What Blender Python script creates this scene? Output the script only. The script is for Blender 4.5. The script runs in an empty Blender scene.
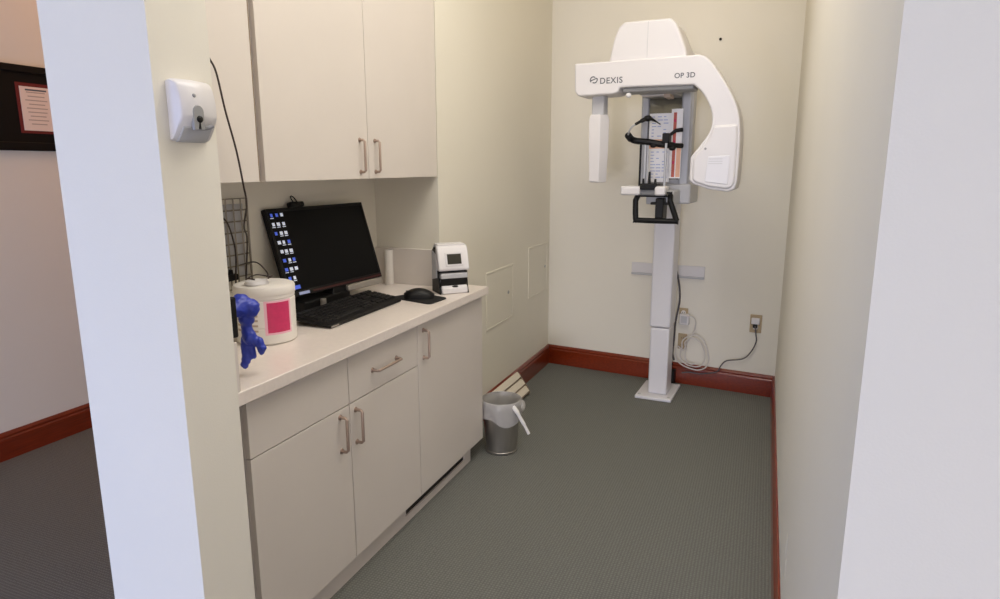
import bpy, bmesh, math, random
from mathutils import Vector, Matrix
random.seed(7)
PI = math.pi
S = bpy.context.scene
COL = S.collection

# ------------------------------------------------------------------ materials
def lin(c):
    out = []
    for v in c:
        v /= 255.0
        out.append(v / 12.92 if v <= 0.04045 else ((v + 0.055) / 1.055) ** 2.4)
    return (out[0], out[1], out[2], 1.0)

def pm(name, rgb, rough=0.5, metal=0.0, nscale=0.0, namt=0.06, bump=0.0, bscale=None, coat=0.0, emit=0.0, stretch=None, spec=None):
    m = bpy.data.materials.new(name); m.use_nodes = True
    nt = m.node_tree; N = nt.nodes; Lk = nt.links
    p = N['Principled BSDF']
    p.inputs['Base Color'].default_value = lin(rgb)
    p.inputs['Roughness'].default_value = rough
    p.inputs['Metallic'].default_value = metal
    if coat: p.inputs['Coat Weight'].default_value = coat
    if spec is not None: p.inputs['Specular IOR Level'].default_value = spec
    if emit:
        p.inputs['Emission Color'].default_value = lin(rgb); p.inputs['Emission Strength'].default_value = emit
    if nscale or bump:
        tc = N.new('ShaderNodeTexCoord'); mp = N.new('ShaderNodeMapping')
        Lk.new(tc.outputs['Object'], mp.inputs['Vector'])
        if stretch: mp.inputs['Scale'].default_value = stretch
    if nscale:
        nz = N.new('ShaderNodeTexNoise'); nz.inputs['Scale'].default_value = nscale; nz.inputs['Detail'].default_value = 4
        Lk.new(mp.outputs[0], nz.inputs['Vector'])
        r = N.new('ShaderNodeValToRGB')
        c = lin(rgb)
        r.color_ramp.elements[0].position = 0.3; r.color_ramp.elements[1].position = 0.7
        r.color_ramp.elements[0].color = (c[0]*(1-namt), c[1]*(1-namt), c[2]*(1-namt), 1)
        r.color_ramp.elements[1].color = (min(1, c[0]*(1+namt)), min(1, c[1]*(1+namt)), min(1, c[2]*(1+namt)), 1)
        Lk.new(nz.outputs['Fac'], r.inputs['Fac']); Lk.new(r.outputs['Color'], p.inputs['Base Color'])
    if bump:
        n2 = N.new('ShaderNodeTexNoise'); n2.inputs['Scale'].default_value = bscale or 200; n2.inputs['Detail'].default_value = 3
        Lk.new(mp.outputs[0], n2.inputs['Vector'])
        b = N.new('ShaderNodeBump'); b.inputs['Strength'].default_value = bump; b.inputs['Distance'].default_value = 0.004
        Lk.new(n2.outputs['Fac'], b.inputs['Height']); Lk.new(b.outputs['Normal'], p.inputs['Normal'])
    return m

def carpet_mat():
    m = bpy.data.materials.new('carpet'); m.use_nodes = True
    nt = m.node_tree; N = nt.nodes; Lk = nt.links; p = N['Principled BSDF']
    p.inputs['Roughness'].default_value = 0.95
    p.inputs['Specular IOR Level'].default_value = 0.15
    tc = N.new('ShaderNodeTexCoord')
    def wave(direction, scale):
        w = N.new('ShaderNodeTexWave'); w.wave_type = 'BANDS'; w.bands_direction = direction
        w.inputs['Scale'].default_value = scale; w.inputs['Distortion'].default_value = 1.6
        w.inputs['Detail'].default_value = 1.0; w.inputs['Detail Scale'].default_value = 3
        Lk.new(tc.outputs['Object'], w.inputs['Vector']); return w
    wx = wave('X', 26); wy = wave('Y', 26)
    mul = N.new('ShaderNodeMath'); mul.operation = 'MULTIPLY'
    Lk.new(wx.outputs['Fac'], mul.inputs[0]); Lk.new(wy.outputs['Fac'], mul.inputs[1])
    nz = N.new('ShaderNodeTexNoise'); nz.inputs['Scale'].default_value = 90; nz.inputs['Detail'].default_value = 4
    Lk.new(tc.outputs['Object'], nz.inputs['Vector'])
    ad = N.new('ShaderNodeMath'); ad.operation = 'MULTIPLY_ADD'; ad.inputs[1].default_value = 0.6
    Lk.new(nz.outputs['Fac'], ad.inputs[0]); Lk.new(mul.outputs[0], ad.inputs[2])
    r = N.new('ShaderNodeValToRGB')
    r.color_ramp.elements[0].position = 0.25; r.color_ramp.elements[1].position = 1.15
    r.color_ramp.elements[0].color = lin((105, 106, 101)); r.color_ramp.elements[1].color = lin((129, 130, 125))
    Lk.new(ad.outputs[0], r.inputs['Fac']); Lk.new(r.outputs['Color'], p.inputs['Base Color'])
    b = N.new('ShaderNodeBump'); b.inputs['Strength'].default_value = 0.5; b.inputs['Distance'].default_value = 0.003
    Lk.new(ad.outputs[0], b.inputs['Height']); Lk.new(b.outputs['Normal'], p.inputs['Normal'])
    return m

M = dict(
    wall=pm('cream_wall_paint', (231, 226, 212), 0.85, nscale=1.3, namt=0.015, bump=0.08, bscale=260),
    ceil=pm('ceiling_white', (232, 230, 222), 0.9, nscale=3, namt=0.02),
    carpet=carpet_mat(),
    wood=pm('red_stained_wood', (122, 42, 14), 0.3, nscale=9, namt=0.22, stretch=(6, 1, 18), coat=0.4),
    lam=pm('taupe_laminate', (219, 211, 203), 0.42, nscale=2.5, namt=0.02),
    lamedge=pm('laminate_edge_shade', (150, 132, 112), 0.6),
    counter=pm('pale_counter_laminate', (232, 222, 214), 0.28, nscale=60, namt=0.03),
    brass=pm('brushed_rose_nickel', (176, 156, 144), 0.4, metal=0.7),
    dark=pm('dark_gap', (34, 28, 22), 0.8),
    black=pm('black_plastic', (12, 11, 12), 0.5, spec=0.3),
    blackg=pm('black_gloss', (6, 6, 7), 0.16),
    rubber=pm('black_rubber', (10, 10, 11), 0.75, bump=0.1, bscale=400),
    key=pm('black_keycaps', (20, 19, 20), 0.5),
    silver=pm('silver_plastic', (158, 152, 144), 0.35, metal=0.4),
    maroon=pm('maroon_reflection', (62, 16, 14), 0.3),
    white=pm('white_plastic', (218, 215, 215), 0.38),
    white2=pm('white_powder_coat', (222, 221, 225), 0.32),
    offwhite=pm('cream_tub_plastic', (234, 229, 222), 0.45, nscale=12, namt=0.02),
    grey=pm('grey_plastic', (150, 150, 150), 0.45),
    lgrey=pm('light_grey_plastic', (186, 186, 188), 0.4),
    midgrey=pm('mid_grey_metal', (178, 180, 186), 0.4, metal=0.1),
    mirror=pm('smoked_mirror', (120, 118, 108), 0.12, metal=0.6),
    text=pm('grey_print', (92, 94, 100), 0.6),
    pink=pm('pink_label', (204, 48, 100), 0.5, nscale=60, namt=0.06),
    pinkb=pm('pale_pink_border', (243, 190, 205), 0.5),
    tan=pm('faded_brown_print', (186, 168, 152), 0.6),
    glove=pm('blue_nitrile', (44, 62, 172), 0.42, bump=0.25, bscale=60),
    steel=pm('brushed_steel', (176, 172, 166), 0.36, metal=0.9, nscale=6, namt=0.08, stretch=(8, 8, 0.6)),
    liner=pm('white_bin_liner', (222, 219, 216), 0.35, bump=0.6, bscale=35),
    cream=pm('cream_painted_metal', (232, 222, 204), 0.5),
    beige=pm('beige_outlet_plastic', (176, 156, 122), 0.45),
    cordw=pm('white_cord', (214, 208, 202), 0.5),
    cordg=pm('grey_cord', (84, 80, 84), 0.5),
    cordd=pm('dark_cord', (52, 40, 36), 0.5),
    paper=pm('white_paper', (248, 248, 252), 0.7),
    red=pm('red_print', (196, 104, 92), 0.6),
    blue=pm('pale_blue_print', (176, 188, 226), 0.6),
    orange=pm('peach_print', (242, 190, 160), 0.6),
    matred=pm('red_picture_mat', (106, 26, 24), 0.7),
    doc=pm('certificate_paper', (240, 222, 208), 0.7),
    frame=pm('black_frame', (10, 9, 9), 0.55, spec=0.2),
    wire=pm('grey_wire', (140, 132, 118), 0.4, metal=0.5),
    iconw=pm('screen_icon_white', (205, 210, 225), 0.4, emit=0.55),
    iconb=pm('screen_icon_blue', (70, 95, 200), 0.4, emit=0.6),
    tape=pm('blue_white_tag', (176, 188, 232), 0.5),
    screen=pm('dark_screen', (5, 5, 6), 0.4, spec=0.15),
    lcd=pm('lcd_dark_olive', (48, 46, 38), 0.2),
    scuff=pm('scuff_cream', (238, 232, 214), 0.8),
    seam=pm('seam_grey', (196, 196, 196), 0.5),
)

M['liner'].node_tree.nodes['Principled BSDF'].inputs['Alpha'].default_value = 0.5
M['tie'] = pm('white_plastic_strip', (232, 229, 226), 0.4)

# ------------------------------------------------------------------ mesh helpers
class B:
    def __init__(s): s.bm = bmesh.new(); s.mi = 0
    def _f(s, vs):
        try:
            f = s.bm.faces.new(vs); f.material_index = s.mi; return f
        except ValueError: return None
    def box(s, x0, x1, y0, y1, z0, z1, mtx=None):
        co = [(x, y, z) for x in (x0, x1) for y in (y0, y1) for z in (z0, z1)]
        v = [s.bm.verts.new(mtx @ Vector(c) if mtx else c) for c in co]
        for q in ((0,1,3,2),(4,6,7,5),(0,4,5,1),(2,3,7,6),(0,2,6,4),(1,5,7,3)): s._f([v[i] for i in q])
        return s
    def prism(s, poly, axis, a0, a1):
        def mk(p, a):
            if axis == 'z': return (p[0], p[1], a)
            if axis == 'y': return (p[0], a, p[1])
            return (a, p[0], p[1])
        lo = [s.bm.verts.new(mk(p, a0)) for p in poly]; hi = [s.bm.verts.new(mk(p, a1)) for p in poly]
        n = len(poly); s._f(lo); s._f(hi[::-1])
        for i in range(n): s._f([lo[i], hi[i], hi[(i+1) % n], lo[(i+1) % n]])
        return s
    def loft(s, rings, cap=True, closed=True):
        R = [[s.bm.verts.new(c) for c in r] for r in rings]; n = len(R[0])
        for a, b in zip(R, R[1:]):
            for i in range(n if closed else n-1): s._f([a[i], a[(i+1) % n], b[(i+1) % n], b[i]])
        if cap: s._f(R[0][::-1]); s._f(R[-1])
        return s
    def tube(s, pts, r, n=10, cap=True):
        P = [Vector(p) for p in pts]; rs = r if isinstance(r, (list, tuple)) else [r]*len(P)
        rings = []; ref = None
        for i, p in enumerate(P):
            t = (P[min(i+1, len(P)-1)] - P[max(i-1, 0)]).normalized()
            if ref is None:
                ref = t.orthogonal().normalized()
            else:
                ref = (ref - t * ref.dot(t))
                ref = ref.normalized() if ref.length > 1e-6 else t.orthogonal().normalized()
            bi = t.cross(ref)
            rings.append([p + (ref*math.cos(2*PI*k/n) + bi*math.sin(2*PI*k/n))*rs[i] for k in range(n)])
        return s.loft(rings, cap)
    def lathe(s, prof, c=(0,0,0), n=40, cap=True, sx=1, sy=1):
        return s.loft([[(c[0]+r*sx*math.cos(2*PI*k/n), c[1]+r*sy*math.sin(2*PI*k/n), c[2]+z) for k in range(n)] for r, z in prof], cap)
    def ball(s, c, r, n=16, m=10):
        rx, ry, rz = r if isinstance(r, (list, tuple)) else (r, r, r)
        rings = []
        for j in range(m+1):
            a = -PI/2 + PI*j/m; q = max(math.cos(a), 1e-3)
            rings.append([(c[0]+rx*q*math.cos(2*PI*k/n), c[1]+ry*q*math.sin(2*PI*k/n), c[2]+rz*math.sin(a)) for k in range(n)])
        return s.loft(rings)

def spline(pts, per=6, closed=False):
    P = [Vector(p) for p in pts]; out = []; n = len(P)
    for i in range(n if closed else n-1):
        g = (lambda k: P[k % n]) if closed else (lambda k: P[max(0, min(n-1, k))])
        a, b, c, d = g(i-1), g(i), g(i+1), g(i+2)
        for j in range(per):
            t = j/per
            out.append(0.5*((2*b) + (-a+c)*t + (2*a-5*b+4*c-d)*t*t + (-a+3*b-3*c+d)*t**3))
    if not closed: out.append(P[-1])
    return out

def obj(name, b, mat, parent=None, bevel=0.0, seg=2, smooth=True, angle=35, remesh=0.0):
    bm = b.bm
    bmesh.ops.recalc_face_normals(bm, faces=bm.faces[:])
    me = bpy.data.meshes.new(name); bm.to_mesh(me); bm.free()
    for mm in (mat if isinstance(mat, (list, tuple)) else [mat]): me.materials.append(M[mm] if isinstance(mm, str) else mm)
    if smooth:
        me.polygons.foreach_set('use_smooth', [True]*len(me.polygons))
        me.set_sharp_from_angle(angle=math.radians(angle))
    o = bpy.data.objects.new(name, me); COL.objects.link(o)
    if parent: o.parent = parent
    if remesh:
        md = o.modifiers.new('r', 'REMESH'); md.mode = 'VOXEL'; md.voxel_size = remesh; md.use_smooth_shade = True
        ms = o.modifiers.new('s', 'SMOOTH'); ms.iterations = 3; ms.factor = 0.5
    if bevel:
        md = o.modifiers.new('b', 'BEVEL'); md.width = bevel; md.segments = seg; md.limit_method = 'ANGLE'
        md.angle_limit = math.radians(30); md.harden_normals = False
    return o

def tag(o, label, cat, group=None):
    o['label'] = label; o['category'] = cat
    if group: o['group'] = group
    return o
def thing(name, label, cat, loc=(0,0,0), rotz=0.0, group=None):
    o = bpy.data.objects.new(name, None); COL.objects.link(o)
    o.empty_display_size = 0.05
    o.location = loc; o.rotation_euler = (0, 0, rotz)
    return tag(o, label, cat, group)
def struct(name, b, mat, parent=None, **k):
    o = obj(name, b, mat, parent, **k)
    if not parent: o['kind'] = 'structure'
    return o
def text_part(name, body, size, mat, parent, mtx, label=None, extr=0.0006, shear=0, space=1.0):
    cu = bpy.data.curves.new(name, 'FONT'); cu.body = body; cu.size = size; cu.extrude = extr; cu.offset = 0.0006
    cu.align_x = 'CENTER'; cu.align_y = 'CENTER'; cu.space_character = space
    t = bpy.data.objects.new(name+'_tmp', cu); COL.objects.link(t)
    dg = bpy.context.evaluated_depsgraph_get()
    me = bpy.data.meshes.new_from_object(t.evaluated_get(dg)); bpy.data.objects.remove(t); bpy.data.curves.remove(cu)
    me.transform(mtx); me.materials.clear(); me.materials.append(M[mat]); me.name = name
    o = bpy.data.objects.new(name, me); COL.objects.link(o); o.parent = parent
    return o

# ------------------------------------------------------------------ camera (fitted to the photograph's straight lines)
CAMZ = 1.5071
yaw, pit, rol = 0.382, 0.1992, -0.0014
fw = Vector((-math.sin(yaw)*math.cos(pit), math.cos(yaw)*math.cos(pit), -math.sin(pit)))
rt = Vector((math.cos(yaw), math.sin(yaw), 0)); up = rt.cross(fw)
r_ = rt*math.cos(rol) + up*math.sin(rol); u_ = up*math.cos(rol) - rt*math.sin(rol)
cam = bpy.data.cameras.new('camera'); co = bpy.data.objects.new('camera', cam); COL.objects.link(co)
co.matrix_world = Matrix(((r_.x, u_.x, -fw.x, 0), (r_.y, u_.y, -fw.y, 0), (r_.z, u_.z, -fw.z, CAMZ), (0, 0, 0, 1)))
cam.sensor_fit = 'HORIZONTAL'; cam.sensor_width = 36; cam.lens = 658.0*36/1000; cam.clip_start = 0.02
S.camera = co

# ------------------------------------------------------------------ the setting
XL, XR, YB, SB = -1.5082, 0.1337, 4.7616, -0.1321
def yb(x): return YB + SB*(x - XL)
H = 3.3
XA = -1.8716; YE = 2.9373; XF = -3.62
struct('floor', B().box(-3.9, 2.7, -12.7, 5.4, -0.1, 0), 'carpet', smooth=False)
struct('ceiling', B().box(-3.9, 2.7, -12.7, 5.4, H, H+0.1), 'ceil', smooth=False)
struct('wall_back', B().prism([(XL-0.1, yb(XL-0.1)), (XR+0.1, yb(XR+0.1)), (XR+0.1, 5.3), (XL-0.1, 5.3)], 'z', 0, H), 'wall', smooth=False)
struct('wall_left', B().box(-1.97, XL, YE, 5.3, 0, H), 'wall', smooth=False)
struct('wall_alcove', B().box(-1.97, XA, 1.47, YE, 0, H), 'wall', smooth=False)
struct('wall_partition', B().prism([(-1.4265, .9905), (-1.1264, .9905), (-1.1264, 1.1427), (-1.272, 1.1427), (-1.272, 1.285),
       (-1.60, 1.285), (XA, 1.50), (-1.97, 1.47), (-1.4265, 1.1427)], 'z', 0, H), 'wall', smooth=False)
struct('wall_right', B().box(XR, 2.6, .9488, 5.3, 0, H), 'wall', smooth=False)
struct('wall_far_left', B().box(-3.8, XF, -12.6, 5.4, 0, H), 'wall', smooth=False)
struct('wall_far_back', B().box(XF, -1.97, 5.2, 5.35, 0, H), 'wall', smooth=False)
struct('wall_side', B().box(2.5, 2.65, -12.6, .95, 0, H), 'wall', smooth=False)
# wall behind the viewer, with a tall assumed opening for daylight (outside the frame)
struct('wall_rear', B().box(XF, -3.4, -12.6, -12.45, 0, H).box(2.2, 2.5, -12.6, -12.45, 0, H).box(-3.4, 2.2, -12.6, -12.45, 2.5, H).box(-.75, -.45, -12.6, -12.45, 0, 2.5), 'wall', smooth=False)
BP = [(0, 0), (.018, 0), (.018, .112), (.013, .120), (.015, .132), (.007, .1476), (0, .1476)]
struct('baseboard_left', B().prism([(XL+a, z) for a, z in BP], 'y', 3.012, yb(XL)), 'wood', bevel=.0015)
bb = B()
d = Vector((1, SB, 0)).normalized(); nrm = Vector((SB, -1, 0)).normalized()
p0 = Vector((XL, yb(XL), 0)); p1 = Vector((XR, yb(XR), 0))
bb.loft([[tuple(p + nrm*a + Vector((0, 0, z))) for a, z in BP] for p in (p0, p1)])
struct('baseboard_back', bb, 'wood', bevel=.0015)
struct('baseboard_right', B().prism([(XR-a, z) for a, z in BP], 'y', .9488, yb(XR)), 'wood', bevel=.0015)
struct('baseboard_far_left', B().prism([(XF+a, z) for a, z in BP], 'y', -12.4, 5.2), 'wood', bevel=.0015)

# scuff of patched paint low on the right wall, screw hole in the back wall
sc = B()
for k, (y, z, a, b_) in enumerate(((2.03, .375, .012, .035), (2.05, .34, .01, .03), (1.99, .31, .008, .04))):
    sc.loft([[(XR-.0015*q, y+a*q2*math.cos(2*PI*i/10), z+b_*q2*math.sin(2*PI*i/10)) for i in range(10)] for q, q2 in ((-1, 1), (1, .8))])
tag(obj('paint_patch', sc, 'scuff'), 'small rough patch of pale filler low on the right wall', 'wall patch')
x = -.3441; pp = Vector((x, yb(x), 2.295))
t = B(); t.tube([pp + nrm*(-.004), pp + nrm*.006], [.006, .005], n=10); t.tube([pp+nrm*.006, pp+nrm*.009], [.009, .008], n=12)
tag(obj('screw', t, 'dark'), 'small dark screw head high on the back wall, right of the x-ray unit', 'screw')

# access panels on the left wall
def access_panel(y0, y1, z0, z1, ly, lz, label):
    t = thing('access_panel', label, 'wall panel', (XL, (y0+y1)/2, (z0+z1)/2), 0, 'painted access panels on the left wall')
    a, b_ = (y1-y0)/2, (z1-z0)/2; w = .012
    f = B()
    for (u0, u1, v0, v1) in ((-a, a, b_-w, b_), (-a, a, -b_, -b_+w), (-a, -a+w, -b_+w, b_-w), (a-w, a, -b_+w, b_-w)):
        f.box(-.002, .0045, u0, u1, v0, v1)
    obj('frame', f, 'wall', t, bevel=.002)
    obj('door_leaf', B().box(-.002, .0025, -a+w+.003, a-w-.003, -b_+w+.003, b_-w-.003), 'wall', t, bevel=.001)
    c = (0, ly-(y0+y1)/2, lz-(z0+z1)/2)
    k = B(); k.tube([(.002, c[1], c[2]), (.007, c[1], c[2])], [.011, .010], n=16)
    k.tube([(.007, c[1], c[2]), (.009, c[1], c[2])], [.005, .0045], n=10)
    obj('lock', k, 'grey', t)
access_panel(3.53, 3.985, .535, .89, 3.89, .714, 'cream access panel with small lock, beside the counter end')
access_panel(4.28, 4.705, .59, .955, 4.645, .778, 'cream access panel with small lock, next to the back corner')

# ------------------------------------------------------------------ framed certificate in the far room
t = thing('framed_certificate', 'black framed certificate with red mat on the far room wall', 'picture', (XF, 2.36, 1.80))
obj('mat_board', B().box(.001, .012, -.26, .205, -.165, .185), 'frame', t)
f = B()
for a in ((-.30, .245, .185, .222), (-.30, .245, -.208, -.165), (-.30, -.26, -.165, .185), (.205, .245, -.165, .185)): f.box(.001, .026, *a)
obj('frame', f, 'frame', t, bevel=.004)
obj('red_liner', B().box(.012, .015, -.025, .185, -.118, .136), 'matred', t)
obj('certificate', B().box(.015, .017, -.008, .172, -.104, .118), 'doc', t)
ln = B()
for k in range(9):
    w = .07*(.6+.4*random.random()); z = .09-.02*k
    ln.box(.017, .0178, .075-w, .075+w*.9, z-.0025, z+.0025)
obj('printed_lines', ln, 'tan', t)
obj('heading', B().box(.017, .0178, .02, .13, .098, .106), 'text', t)

# ------------------------------------------------------------------ base cabinets
XC = -1.3056
def bar_pull(name, parent, p0, p1, out=.028, r=.0055):
    """square-cornered bar pull between p0 and p1 on an x-facing front"""
    a, b_ = Vector(p0), Vector(p1); o = Vector((out, 0, 0))
    k = B(); dd = (b_-a).normalized()
    path = [a, a+o*.75, a+o+dd*.006, b_+o-dd*.006, b_+o*.75, b_]
    k.tube(path, [r*1.15, r, r, r, r, r*1.15], n=10)
    for q in (a, b_): k.tube([q, q+Vector((.003, 0, 0))], [r*1.9, r*1.7], n=14)
    return obj(name, k, 'brass', parent)
def base_cab(y0, y1, label, xb, drawer=None, hinge='l', pull=None, dpull=None):
    yc = (y0+y1)/2; t = thing('base_cabinet', label, 'cabinet', (XC, yc, .1), 0, 'base cabinets under the counter')
    a = (y1-y0)/2; g = .0018
    obj('carcass', B().box(xb-XC, -.0195, -a+.0006, a-.0006, 0, .772), ['lam'], t, smooth=False)
    zt = .760; zd = .5915
    if drawer:
        d_ = obj('drawer', B().box(-.019, 0, -a+g, a-g, zd+g, zt), 'lam', t, bevel=.0012)
        if dpull: bar_pull('handle', d_, (0, dpull[0]-yc, dpull[2]-.1), (0, dpull[1]-yc, dpull[2]-.1))
        top = zd-g
    else: top = zt
    dr = obj('door', B().box(-.019, 0, -a+g, a-g, .0, top), 'lam', t, bevel=.0012)
    bar_pull('handle', dr, (0, pull[0]-yc, pull[1]-.1), (0, pull[0]-yc, pull[2]-.1))
    return t
base_cab(1.349, 1.8325, 'taupe base cabinet with plain drawer front above its door, nearest the partition', -1.62, True, pull=(1.775, .540, .664))
base_cab(1.8335, 2.3285, 'middle taupe base cabinet with a handled drawer above the door', -1.62, True, pull=(1.868, .538, .660), dpull=(1.985, 2.155, .772))
base_cab(2.3295, 3.005, 'wide taupe base cabinet with full-height door at the counter end', -1.505, False, pull=(2.378, .712, .832))
# dark strip put in as the shade of the gap beside the partition
tag(obj('gap_shade', B().box(-1.40, -1.352, 1.287, 1.348, .1, .87), 'dark', bevel=.001), 'narrow dark strip standing for shade in the gap between partition and first base cabinet', 'trim strip')
t = thing('toe_kick', 'pale toe kick board under the base cabinets with dark vent slot', 'toe kick', (-1.3406, 2.1, 0))
kb = B(); kb.box(-.016, 0, -.81, .82, 0, .034); kb.box(-.016, 0, -.81, .82, .062, .0995); kb.box(-.016, 0, -.81, .15, .034, .062); kb.box(-.016, 0, .745, .82, .034, .062)
obj('board', kb, 'lam', t, smooth=False)
obj('vent_slot', B().box(-.0155, -.008, .15, .745, .034, .062), 'dark', t, smooth=False)

# counter
ct = thing('countertop', 'pale laminate countertop over the base cabinets', 'countertop', (XC, 2.1, .874))
pl = [(-1.275, 1.287), (-1.275, 3.02), (-1.507, 3.02), (-1.507, 2.936), (-1.870, 2.936), (-1.870, 1.502), (-1.600, 1.287)]
obj('slab', B().prism([(x-XC, y-2.1) for x, y in pl], 'z', 0, .040), 'counter', ct, bevel=.003)
obj('side_splash', B().box(-1.87-XC, -1.509-XC, 2.917-2.1, 2.9365-2.1, .0402, .225), 'lam', ct, bevel=.002)
obj('side_splash', B().box(-1.595-XC, -1.277-XC, 1.2875-2.1, 1.307-2.1, .0402, .178), 'lam', ct, bevel=.002)

# upper cabinets
def upper_cab(y0, y1, xb, label, doors):
    yc = (y0+y1)/2; t = thing('wall_cabinet', label, 'cabinet', (XL, yc, 1.46), 0, 'wall cabinets over the counter')
    a = (y1-y0)/2
    obj('carcass', B().box(xb-XL, -.0195, -a, a, .002, .99), ['lam'], t, smooth=False)
    for d0, d1, hy in doors:
        dr = obj('door', B().box(-.019, 0, d0-yc+.0015, d1-yc-.0015, 0, .99), 'lam', t, bevel=.0012)
        if hy: bar_pull('handle', dr, (0, hy-yc, 1.487-1.46), (0, hy-yc, 1.611-1.46), out=.024, r=.005)
    return t
upper_cab(1.300, 1.700, -1.595, 'taupe wall cabinet beside the partition, behind the hanging dark cable', [(1.300, 1.697, None)])
upper_cab(1.718, 2.9355, -1.870, 'double-door taupe wall cabinet with two bar handles above the monitor', [(1.722, 2.3285, 2.27), (2.3285, 2.9325, 2.379)])
tag(obj('cabinet_filler', B().box(-1.60, -1.524, 1.7005, 1.7175, 1.462, 2.45), 'lamedge'), 'recessed filler strip, darkened for shade, between the two wall cabinets', 'trim strip')  # laminate tone darkened to stand for shade in the recess

# ------------------------------------------------------------------ white dispenser on the partition
t = thing('wall_dispenser', 'white wall dispenser with arched grey recess on the partition', 'dispenser', (-1.1264, 1.070, 1.609))
sec = spline([(0.0005, .070, 0), (.014, .072, 0), (.028, .062, 0), (.036, .036, 0), (.038, .008, 0), (.034, -.010, 0), (.012, -.044, 0), (0.0005, -.050, 0)], 3)
dsp = B()
dsp.loft([[(v.x*k, y, v.y*kk) for v in sec] for y, k, kk in ((-.050, .84, .95), (-.045, .97, .99), (0, 1.02, 1.01), (.041, .97, .99), (.046, .84, .95))])
obj('housing', dsp, 'white', t, angle=50)
ar = [(-.014, -.028), (.014, -.028), (.014, .008)] + [(.014*math.cos(a), .008+.014*math.sin(a)) for a in [PI*i/8 for i in range(1, 8)]] + [(-.014, .008)]
obj('arched_recess', B().prism([(y-.009, z) for y, z in ar], 'x', .032, .0395), 'grey', t, bevel=.0015)
obj('nozzle', B().ball((.040, -.008, -.006), (.004, .008, .007)), 'black', t)
obj('spout', B().tube([(.037, -.008, -.013), (.038, -.009, -.026)], [.003, .004], n=10), 'black', t)
k = B(); k.tube([(.028, .010, -.024), (.037, .018, -.021), (.040, .025, -.018)], [.004, .005, .004], n=10)
obj('lever', k, 'grey', t)
obj('indicator_dot', B().ball((.0355, -.014, .040), (.003, .004, .004)), 'grey', t)
obj('underside_shade', B().prism([(.001, -.053), (.011, -.049), (.029, -.022), (.025, -.018), (.001, -.040)], 'y', -.040, .036), 'lgrey', t, bevel=.003)  # grey wedge, its colour stands for shade under the housing

# ------------------------------------------------------------------ countertop things
CZ = .9145
# monitor
yw = 1.483; tl = .295
fa = Vector((math.sin(yw), -math.cos(yw), 0)); ra = Vector((math.cos(yw), math.sin(yw), 0))
up_ = Vector((0, 0, 1))*math.cos(tl) - fa*math.sin(tl); nf = ra.cross(up_).normalized()
mc = Vector((-1.772, 2.390, 1.166)); base = Vector((-1.765, 2.39, CZ))
mt = thing('monitor', 'black desktop monitor with a column of icons on its dark screen', 'monitor', base)
def MM(extra=Vector((0, 0, 0))):
    o = mc - base + extra
    return Matrix(((ra.x, up_.x, nf.x, o.x), (ra.y, up_.y, nf.y, o.y), (ra.z, up_.z, nf.z, o.z), (0, 0, 0, 1)))
W, Hh = .3025, .1837; mm_ = MM()
hs = B()
hs.box(-W, W, -Hh, Hh, -.022, -.003, mm_)
hs.box(-W*.6, W*.6, -Hh*.6, Hh*.6, -.040, -.022, mm_)
obj('housing', hs, 'black', mt, bevel=.004)
bz = B()
for q in ((-W, W, Hh-.014, Hh), (-W, -W+.013, -Hh+.022, Hh-.014), (W-.013, W, -Hh+.022, Hh-.014), (-W, W, -Hh, -Hh+.022)): bz.box(q[0], q[1], q[2], q[3], -.003, .003, mm_)
obj('bezel', bz, 'black', mt, bevel=.0015)
obj('screen', B().box(-W+.013, W-.013, -Hh+.022, Hh-.014, -.003, 0, mm_), 'screen', mt, smooth=False)
obj('red_reflection', B().box(-W*.55, W*.98, -Hh+.006, -Hh+.014, .003, .0042, mm_), 'maroon', mt, smooth=False)  # reddish reflection on the lower bezel, painted as a thin strip
ic = B()
for r in range(8):
    for c in range(3):
        if r == 7 and c == 2: continue
        x = -W+.030+c*.026+random.uniform(-.003, .003); y = Hh-.030-r*.0375
        ic.mi = 1 if random.random() < .28 else 0
        w = random.uniform(.006, .009)
        ic.box(x-w, x+w, y-.004, y+.010, 0, .0006, mm_)
        ic.mi = 0
        if random.random() < .6: ic.box(x-.010, x+.008, y-.0105, y-.0075, 0, .0006, mm_)
ic.mi = 1; ic.box(-W+.020, -W+.075, -Hh+.030, -Hh+.046, 0, .0006, mm_)
obj('desktop_icons', ic, ['iconw', 'iconb'], mt, smooth=False)
sb = B(); sb.box(.045, W*.97, -Hh-.030, -Hh-.004, -.020, .008, mm_)
obj('speaker_bar', sb, 'silver', mt, bevel=.006, seg=3)
st = B()
st.loft([[(x, y, z) for x, y in ((-.02-dx, -.05-dy), (.05+dx, -.05-dy), (.05+dx, .05+dy), (-.02-dx, .05+dy))] for z, dx, dy in ((.012, .02, .05), (.03, 0, .01), (.10, -.01, -.01))])
obj('stand_neck', st, 'black', mt, bevel=.004)
obj('stand_base', B().box(-.06, .055, -.255, .06, .0004, .052), 'black', mt, bevel=.006, seg=3)
sp = B(); sp.tube([(.072, -.16, .0005), (.072, -.16, .052)], [.013, .012], n=16)
obj('silver_foot', sp, 'silver', mt)
obj('asset_tag', B().box(-W+.055, -W+.115, -Hh+.004, -Hh+.016, .003, .0038, mm_), 'tape', mt, smooth=False)
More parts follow.
